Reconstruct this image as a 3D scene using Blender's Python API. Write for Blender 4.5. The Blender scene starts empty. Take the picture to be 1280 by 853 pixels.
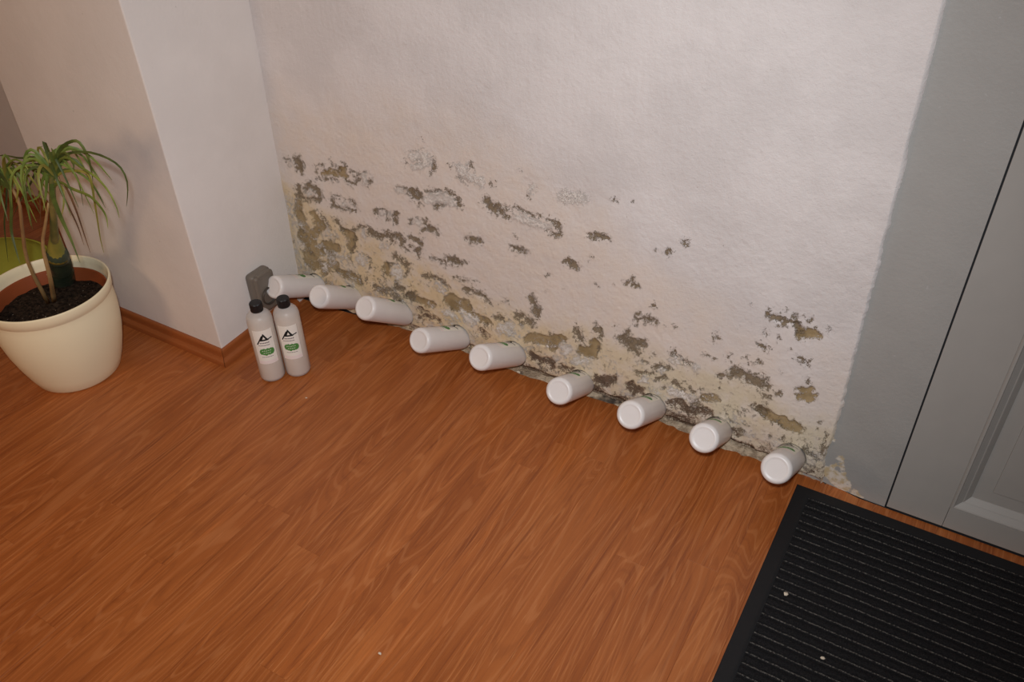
import bpy, bmesh, math, random
import numpy as np
from mathutils import Matrix, Vector

random.seed(4)
rng = np.random.default_rng(4)
S = bpy.context.scene
COL = S.collection

# ---------------------------------------------------------------- camera
F_PX = 1050.357
CAM = np.array([0.0, 0.0, 1.6])
CR = np.array([0.86041856, 0.50904062, -0.02361271])
CU = np.array([-0.29149475, 0.52965568, 0.79655237])
CF = np.array([-0.41798411, 0.67848545, -0.60410824])
cam_d = bpy.data.cameras.new('camera')
cam_d.sensor_width = 36.0
cam_d.lens = 36.0 * F_PX / 1280.0
cam_d.clip_start = 0.01
cam = bpy.data.objects.new('camera', cam_d)
COL.objects.link(cam)
cam.matrix_world = Matrix(((CR[0], CU[0], -CF[0], CAM[0]), (CR[1], CU[1], -CF[1], CAM[1]), (CR[2], CU[2], -CF[2], CAM[2]), (0, 0, 0, 1)))
S.camera = cam

def project(P):
    d = np.asarray(P, float) - CAM
    z = d @ CF
    return 640 + F_PX * (d @ CR) / z, 426.5 - F_PX * (d @ CU) / z

def ray(px, py):
    return CR * (px - 640) / F_PX - CU * (py - 426.5) / F_PX + CF

# ---------------------------------------------------------------- world and lights
W = bpy.data.worlds.new('world')
S.world = W
W.use_nodes = True
W.node_tree.nodes['Background'].inputs[0].default_value = (1.0, 0.86, 0.72, 1)
W.node_tree.nodes['Background'].inputs[1].default_value = 0.03

def light(name, kind, loc, target, power, color, **kw):
    L = bpy.data.lights.new(name, kind)
    L.energy = power
    L.color = color
    for k, v in kw.items():
        setattr(L, k, v)
    o = bpy.data.objects.new(name, L)
    COL.objects.link(o)
    o.location = loc
    o.rotation_euler = (Vector(target) - Vector(loc)).to_track_quat('-Z', 'Y').to_euler()
    return o

# the photographer's flash, just above the lens, and the warm room lamp to the left
light('camera_flash', 'SPOT', (-0.03, 0.0, 1.72), (-1.12, 1.655, 0.30), 122, (0.92, 0.96, 1.0), spot_size=math.radians(102), spot_blend=1.0, shadow_soft_size=0.035)
light('table_lamp', 'POINT', (-1.97, -0.2, 1.1), (0, 0, 0), 14, (1.0, 0.68, 0.42), shadow_soft_size=0.16)

S.view_settings.view_transform = 'Standard'
S.view_settings.look = 'None'
S.view_settings.gamma = 1.0
S.view_settings.exposure = 0.0
S.view_settings.use_curve_mapping = False

# ---------------------------------------------------------------- helpers
def lin(r, g, b):
    def f(c):
        c /= 255.0
        return c / 12.92 if c <= 0.04045 else ((c + 0.055) / 1.055) ** 2.4
    return (f(r), f(g), f(b), 1.0)

class NT:
    """small helper around a material's node tree"""
    def __init__(self, name, rough=0.6, spec=0.3):
        self.m = bpy.data.materials.new(name)
        self.m.use_nodes = True
        self.t = self.m.node_tree
        self.b = self.t.nodes['Principled BSDF']
        self.b.inputs['Roughness'].default_value = rough
        self.b.inputs['Specular IOR Level'].default_value = spec
    def n(self, kind, **kw):
        x = self.t.nodes.new(kind)
        for k, v in kw.items():
            setattr(x, k, v)
        return x
    def l(self, a, b):
        self.t.links.new(a, b)
    def val(self, sock, v):
        if isinstance(v, bpy.types.NodeSocket):
            self.l(v, sock)
        else:
            sock.default_value = v
    def math(self, op, a, b=0.0, c=None):
        x = self.n('ShaderNodeMath', operation=op)
        self.val(x.inputs[0], a)
        self.val(x.inputs[1], b)
        if c is not None:
            self.val(x.inputs[2], c)
        return x.outputs[0]
    def mix(self, f, a, b, mode='MIX'):
        x = self.n('ShaderNodeMix', data_type='RGBA', blend_type=mode)
        self.val(x.inputs[0], f)
        self.val(x.inputs[6], a)
        self.val(x.inputs[7], b)
        return x.outputs[2]
    def coord(self, which='Object'):
        return self.n('ShaderNodeTexCoord').outputs[which]
    def mapping(self, v, scale, loc=(0, 0, 0)):
        x = self.n('ShaderNodeMapping')
        self.l(v, x.inputs[0])
        x.inputs[3].default_value = scale
        self.val(x.inputs[1], loc)
        return x.outputs[0]
    def noise(self, v, scale, detail=3, rough=0.55, dist=0.0):
        x = self.n('ShaderNodeTexNoise')
        self.l(v, x.inputs['Vector'])
        x.inputs['Scale'].default_value = scale
        x.inputs['Detail'].default_value = detail
        x.inputs['Roughness'].default_value = rough
        x.inputs['Distortion'].default_value = dist
        return x.outputs[0]
    def rng(self, v, a, b, c=0.0, d=1.0):
        x = self.n('ShaderNodeMapRange', interpolation_type='SMOOTHSTEP')
        self.val(x.inputs[0], v)
        for i, q in enumerate((a, b, c, d)):
            x.inputs[i + 1].default_value = q
        return x.outputs[0]
    def ramp(self, v, stops):
        x = self.n('ShaderNodeValToRGB')
        self.l(v, x.inputs[0])
        e = x.color_ramp.elements
        while len(e) < len(stops):
            e.new(0.5)
        for el, (p, c) in zip(e, stops):
            el.position = p
            el.color = c
        return x.outputs[0]
    def attr(self, name):
        return self.n('ShaderNodeAttribute', attribute_name=name).outputs['Fac']
    def color(self, v):
        self.val(self.b.inputs['Base Color'], v)
    def bump(self, h, dist, strength=1.0):
        x = self.n('ShaderNodeBump')
        x.inputs['Strength'].default_value = strength
        x.inputs['Distance'].default_value = dist
        self.l(h, x.inputs['Height'])
        self.l(x.outputs[0], self.b.inputs['Normal'])

def plain(name, c, rough=0.6, spec=0.3, var=0.06, scale=40, bump=0.0, bscale=200):
    k = NT(name, rough, spec)
    co = k.coord()
    dark = tuple(v * (1 - var) for v in c[:3]) + (1,)
    lite = tuple(min(1, v * (1 + var)) for v in c[:3]) + (1,)
    k.color(k.mix(k.noise(co, scale), dark, lite))
    if bump:
        k.bump(k.noise(co, bscale, 4), bump)
    return k.m

def mesh_obj(name, verts, faces, mat=None, parent=None, smooth=False, label=None, cat=None, group=None, kind=None):
    me = bpy.data.meshes.new(name)
    me.from_pydata([tuple(map(float, v)) for v in verts], [], faces)
    me.update()
    if smooth:
        me.polygons.foreach_set('use_smooth', [True] * len(me.polygons))
    return link(name, me, mat, parent, label, cat, group, kind)

def link(name, me, mat=None, parent=None, label=None, cat=None, group=None, kind=None):
    o = bpy.data.objects.new(name, me)
    COL.objects.link(o)
    if mat is not None and me is not None and len(me.materials) == 0:
        me.materials.append(mat)
    if parent is not None:
        o.parent = parent
    for k, v in (('label', label), ('category', cat), ('group', group), ('kind', kind)):
        if v:
            o[k] = v
    return o

def empty(name, loc=(0, 0, 0), label=None, cat=None, group=None, kind=None):
    o = link(name, None, None, None, label, cat, group, kind)
    o.location = loc
    o.empty_display_size = 0.05
    return o

def copy_tree(o, parent=None):
    c = o.copy()
    COL.objects.link(c)
    c.parent = parent
    for ch in list(o.children):
        copy_tree(ch, c)
    return c

def box_bm(x0, x1, y0, y1, z0, z1, bevel=0.0, seg=2):
    bm = bmesh.new()
    bmesh.ops.create_cube(bm, size=1.0)
    for v in bm.verts:
        v.co = Vector(((x0 + x1) / 2 + v.co.x * (x1 - x0), (y0 + y1) / 2 + v.co.y * (y1 - y0), (z0 + z1) / 2 + v.co.z * (z1 - z0)))
    if bevel:
        bmesh.ops.bevel(bm, geom=bm.edges[:], offset=bevel, segments=seg, profile=0.6, affect='EDGES')
    return bm

def bm_obj(name, bm, mat, parent=None, smooth=False, **kw):
    me = bpy.data.meshes.new(name)
    bm.to_mesh(me)
    bm.free()
    if smooth:
        me.polygons.foreach_set('use_smooth', [True] * len(me.polygons))
    return link(name, me, mat, parent, **kw)

def box(name, x0, x1, y0, y1, z0, z1, mat, parent=None, bevel=0.0, seg=2, smooth=False, **kw):
    return bm_obj(name, box_bm(x0, x1, y0, y1, z0, z1, bevel, seg), mat, parent, smooth, **kw)

def lathe(name, prof, mat, parent=None, seg=48, smooth=True, ridge=0.0, **kw):
    vs, fs = [], []
    ring = []
    for r, z in prof:
        if r < 1e-6:
            ring.append([len(vs)])
            vs.append((0, 0, z))
        else:
            idx = []
            for k in range(seg):
                a = 2 * math.pi * k / seg
                rr = r * (1 - (ridge if k % 2 else 0))
                idx.append(len(vs))
                vs.append((rr * math.cos(a), rr * math.sin(a), z))
            ring.append(idx)
    for a, b in zip(ring, ring[1:]):
        for k in range(seg):
            k2 = (k + 1) % seg
            if len(a) == 1 and len(b) == 1:
                continue
            if len(a) == 1:
                fs.append((a[0], b[k2], b[k]))
            elif len(b) == 1:
                fs.append((a[k], a[k2], b[0]))
            else:
                fs.append((a[k], a[k2], b[k2], b[k]))
    return mesh_obj(name, vs, fs, mat, parent, smooth, **kw)

def vnoise(x, y, seed=0):
    """2-D value noise, about -1..1, unit cells"""
    r = np.random.default_rng(seed)
    T = r.uniform(-1, 1, (256, 256))
    xi = np.floor(x).astype(int)
    yi = np.floor(y).astype(int)
    fx = x - xi
    fy = y - yi
    fx = fx * fx * (3 - 2 * fx)
    fy = fy * fy * (3 - 2 * fy)
    a = T[xi % 256, yi % 256]
    b = T[(xi + 1) % 256, yi % 256]
    c = T[xi % 256, (yi + 1) % 256]
    d = T[(xi + 1) % 256, (yi + 1) % 256]
    return (a * (1 - fx) + b * fx) * (1 - fy) + (c * (1 - fx) + d * fx) * fy

def fbm(x, y, scale, octs=4, seed=0):
    s = 0
    amp = 1.0
    tot = 0
    for k in range(octs):
        s = s + amp * vnoise(x * scale * 2 ** k + 17.3 * k, y * scale * 2 ** k - 9.1 * k, seed + k)
        tot += amp
        amp *= 0.5
    return s / tot

def sstep(a, b, x):
    t = np.clip((x - a) / (b - a), 0, 1)
    return t * t * (3 - 2 * t)

# ---------------------------------------------------------------- materials
def wood_material(name, base=1.0):
    k = NT(name, 0.34, 0.42)
    co = k.coord()
    oi = k.n('ShaderNodeObjectInfo')
    rnd = oi.outputs['Random']
    off = k.n('ShaderNodeCombineXYZ')
    k.l(k.math('MULTIPLY', rnd, 37.0), off.inputs[0])
    k.l(k.math('MULTIPLY', rnd, 91.0), off.inputs[1])
    add = k.n('ShaderNodeVectorMath', operation='ADD')
    k.l(co, add.inputs[0])
    k.l(off.outputs[0], add.inputs[1])
    v = add.outputs[0]
    # broad tone, cathedral rings and fine pores, all drawn out along the board
    broad = k.noise(k.mapping(v, (11, 1.1, 1)), 1.0, 3, 0.5, 0.5)
    field = k.noise(k.mapping(v, (8, 0.8, 1)), 1.0, 2, 0.5, 0.7)
    rings = k.math('SINE', k.math('MULTIPLY', field, 120.0))
    fine = k.noise(k.mapping(v, (260, 7.0, 1)), 1.0, 4, 0.7, 0.5)
    streak = k.noise(k.mapping(v, (110, 2.6, 1)), 1.0, 4, 0.62, 0.4)
    smear = k.noise(k.mapping(v, (42, 2.2, 1)), 1.0, 3, 0.6, 0.7)
    c = k.ramp(broad, [(0.26, lin(152, 82, 36)), (0.5, lin(168, 94, 44)), (0.74, lin(184, 108, 54))])
    c = k.mix(k.rng(streak, 0.54, 0.70, 0, 0.60), c, lin(126, 62, 28))
    c = k.mix(k.rng(streak, 0.45, 0.30, 0, 0.40), c, lin(212, 137, 78))
    c = k.mix(k.rng(smear, 0.60, 0.76, 0, 0.5), c, lin(120, 57, 25))
    c = k.mix(k.rng(smear, 0.40, 0.28, 0, 0.35), c, lin(208, 121, 59))
    c = k.mix(k.rng(rings, 0.65, 1.0, 0, 0.30), c, lin(202, 132, 80))
    c = k.mix(k.rng(rings, -0.7, -1.0, 0, 0.18), c, lin(112, 54, 25))
    c = k.mix(k.rng(fine, 0.56, 0.72, 0, 0.48), c, lin(116, 57, 26))
    c = k.mix(k.rng(fine, 0.42, 0.30, 0, 0.55), c, lin(210, 140, 86))
    tone = k.math('MULTIPLY_ADD', rnd, 0.07 * base, 0.91 * base)
    tc = k.n('ShaderNodeCombineColor')
    for i in range(3):
        k.l(tone, tc.inputs[i])
    c = k.mix(1.0, c, tc.outputs[0], 'MULTIPLY')
    k.color(c)
    k.l(k.math('MULTIPLY_ADD', fine, 0.16, 0.27), k.b.inputs['Roughness'])
    k.bump(fine, 0.0004, 0.5)
    return k.m

M_WOOD = wood_material('laminate_wood')

def wall_paint(name, c1, c2, stipple=0.0012, cool=None):
    k = NT(name, 0.85, 0.2)
    co = k.coord()
    c = k.mix(k.rng(k.noise(co, 3.0, 4), 0.35, 0.65), c1, c2)
    spots = k.noise(co, 55, 3, 0.6)
    c = k.mix(k.rng(spots, 0.73, 0.80, 0, 0.5), c, lin(150, 138, 128))
    k.color(c)
    h = k.math('ADD', k.noise(co, 130, 4, 0.6), k.math('MULTIPLY', k.noise(co, 22, 3), 1.4))
    k.bump(h, stipple, 0.55)
    return k.m

M_SKIRT = plain('skirting_wood', lin(158, 88, 44), 0.4, 0.4, 0.10, 9)
M_WALL = wall_paint('painted_plaster', lin(226, 218, 212), lin(233, 225, 219))

def damaged_wall():
    k = NT('damaged_plaster', 0.9, 0.15)
    co = k.coord()
    n_big = k.noise(co, 5, 4, 0.6)
    n1 = k.noise(co, 95, 4, 0.65)
    n2 = k.noise(co, 470, 3, 0.7)
    n3 = k.noise(co, 28, 4, 0.6)
    nn = k.math('ADD', k.math('MULTIPLY_ADD', n1, 8.5, -4.25), k.math('MULTIPLY_ADD', n2, 9.0, -4.5))
    def fac(name, amp, soft):
        return k.rng(k.math('MULTIPLY_ADD', nn, amp, k.attr(name)), -soft, soft)
    paint = k.mix(k.rng(n_big, 0.35, 0.65), lin(214, 207, 204), lin(224, 217, 214))
    # grey-beige damp staining of the paint, then the cream band under it
    stain = k.attr('stain')
    paint = k.mix(k.math('MULTIPLY', stain, k.rng(n3, 0.25, 0.75, 0.55, 1.0)), paint, lin(224, 209, 195))
    cream_f = k.math('MULTIPLY', k.attr('cream'), k.rng(n3, 0.3, 0.6, 0.45, 1.0))
    sx = k.n('ShaderNodeSeparateXYZ')
    k.l(co, sx.inputs[0])
    c = k.mix(cream_f, paint, k.mix(k.rng(sx.outputs[0], -1.1, -0.4), lin(219, 198, 163), lin(214, 200, 176)))
    c = k.mix(k.math('MULTIPLY', k.attr('cream'), k.rng(n1, 0.56, 0.68, 0, 0.45)), c, lin(172, 152, 124))
    c = k.mix(k.rng(k.noise(co, 75, 2), 0.765, 0.79, 0, 0.5), c, lin(140, 128, 116))
    f_o = fac('olive', 0.5, 0.3)
    oc = k.mix(k.rng(n3, 0.3, 0.7), lin(146, 126, 92), lin(174, 152, 116))
    c = k.mix(f_o, c, oc)
    f_p = fac('peel', 0.85, 0.2)
    pc = k.mix(k.rng(n1, 0.3, 0.7), lin(108, 94, 76), lin(146, 130, 108))
    c = k.mix(f_p, c, pc)
    f_w = fac('white', 0.85, 0.4)
    wc = k.mix(k.rng(n2, 0.35, 0.6), lin(206, 196, 184), lin(240, 233, 226))
    c = k.mix(k.math('MULTIPLY', f_w, 1.0), c, wc)
    f_d = fac('dirt', 0.6, 0.6)
    dc = k.mix(k.rng(n1, 0.3, 0.62), lin(62, 50, 42), lin(128, 108, 90))
    c = k.mix(f_d, c, dc)
    k.color(c)
    h = k.math('MULTIPLY_ADD', f_p, -1.6, k.math('MULTIPLY', f_o, -0.8))
    h = k.math('ADD', h, k.math('MULTIPLY', f_w, 0.5))
    h = k.math('ADD', h, k.math('MULTIPLY', n1, 1.05))
    h = k.math('ADD', h, k.math('MULTIPLY', n2, 0.45))
    h = k.math('ADD', h, k.math('MULTIPLY', n3, 1.2))
    k.bump(h, 0.0020, 0.9)
    return k.m
M_DAMAGED = damaged_wall()

def grey_paint(name, c, stained=False, stip=0.0010):
    k = NT(name, 0.55, 0.35)
    co = k.coord()
    n = k.noise(co, 12, 4)
    col = k.mix(n, tuple(v * 0.94 for v in c[:3]) + (1,), tuple(v * 1.06 for v in c[:3]) + (1,))
    n1 = k.noise(co, 110, 4, 0.65)
    if stained:
        f = k.rng(k.math('MULTIPLY_ADD', k.math('MULTIPLY_ADD', n1, 2.0, -1.0), 1.1, k.attr('stain')), -0.25, 0.35)
        sc = k.mix(k.rng(k.noise(co, 60, 3), 0.4, 0.6), lin(196, 176, 140), lin(220, 210, 196))
        col = k.mix(f, col, sc)
        col = k.mix(k.rng(k.noise(co, 60, 2), 0.74, 0.77, 0, 0.6), col, lin(176, 174, 172))
    k.color(col)
    k.bump(k.math('ADD', n1, k.math('MULTIPLY', n, 0.6)), stip, 0.5)
    return k.m
M_GREYWALL = grey_paint('grey_wall_paint', lin(161, 159, 155), True, 0.0018)
M_DOOR = grey_paint('grey_door_paint', lin(163, 160, 155), False, 0.00015)
M_GAP = plain('dark_gap', lin(40, 40, 42), 0.8)

# ---------------------------------------------------------------- floor
WALL_Y = 1.655
fl = box('floor', -4.0, 1.6, -2.6, 1.78, -0.12, -0.009, M_GAP, kind='structure')
PW = 0.0755
edge_pts = np.array([(-4.0, 1.655), (-1.90, 1.655), (-1.675, 1.668), (-1.446, 1.690), (-1.25, 1.684), (-1.029, 1.674), (-0.923, 1.677), (-0.771, 1.683), (-0.701, 1.686), (-0.567, 1.683), (-0.473, 1.676), (-0.365, 1.666), (-0.272, 1.667), (-0.169, 1.675), (-0.109, 1.673), (-0.024, 1.655), (1.7, 1.652)])
def floor_edge(x):
    return float(np.interp(x, edge_pts[:, 0], edge_pts[:, 1]))

def plank_mesh(w, l, y_end_pair=None):
    """board with its top edges eased; origin at the centre of its top"""
    g, c = 0.00006, 0.00035
    a, b = w / 2 - g, l / 2 - g
    e0, e1 = (b, b) if y_end_pair is None else y_end_pair
    v = [(-a, -b, -0.009), (a, -b, -0.009), (a, e1, -0.009), (-a, e0, -0.009),
         (-a, -b, -c), (a, -b, -c), (a, e1, -c), (-a, e0, -c),
         (-a + c, -b + c, 0), (a - c, -b + c, 0), (a - c, e1 - c, 0), (-a + c, e0 - c, 0)]
    f = [(3, 2, 1, 0)] + [(i, (i + 1) % 4, 4 + (i + 1) % 4, 4 + i) for i in range(4)] + [(4 + i, 4 + (i + 1) % 4, 8 + (i + 1) % 4, 8 + i) for i in range(4)] + [(8, 9, 10, 11)]
    me = bpy.data.meshes.new('plank')
    me.from_pydata(v, [], f)
    me.update()
    me.materials.append(M_WOOD)
    return me

x_ref = -1.15
i0 = int(math.floor((-3.95 - x_ref) / PW))
i1 = int(math.ceil((1.55 - x_ref) / PW))
BACK = -0.55
for i in range(i0, i1):
    xc = x_ref + (i + 0.5) * PW
    top = floor_edge(xc)
    if xc - PW / 2 > -2.485 and xc + PW / 2 < -1.83:
        top = min(top, 1.29)
    cuts = [BACK]
    y = 0.849 if i == 0 else BACK + random.uniform(0.5, 1.5)
    while y < top - 0.12:
        cuts.append(y)
        y += 1.28 + random.uniform(-0.1, 0.1)
    cuts.append(top)
    for a, b in zip(cuts, cuts[1:]):
        l = b - a
        pair = None
        if b == top and top > 1.4:
            pair = (l / 2 + floor_edge(xc - PW / 2) - top, l / 2 + floor_edge(xc + PW / 2) - top)
        o = link('plank', plank_mesh(PW, l, pair), None, fl)
        o.location = (xc, (a + b) / 2, 0)
mesh_obj('floor_extension', [(-4.0, -2.6, -0.0005), (1.6, -2.6, -0.0005), (1.6, BACK, -0.0005), (-4.0, BACK, -0.0005)], [(0, 1, 2, 3)], M_WOOD, fl)

# ---------------------------------------------------------------- damaged back wall
BOT = [  # bottles pushed into the wall: x at the wall, y and z of the shoulder end, tilt, yaw (degrees)
    (-1.769, 1.674, 0.073, 28.3, 0.8), (-1.619, 1.674, 0.070, 33.7, -7.0), (-1.419, 1.674, 0.074, 36.7, 1.1),
    (-1.208, 1.672, 0.061, 29.8, 3.5), (-1.013, 1.673, 0.070, 31.1, 1.6), (-0.794, 1.671, 0.050, 31.4, -5.8),
    (-0.576, 1.671, 0.052, 32.3, -1.1), (-0.391, 1.670, 0.050, 34.7, -3.0), (-0.198, 1.669, 0.046, 32.8, 1.2)]

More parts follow.
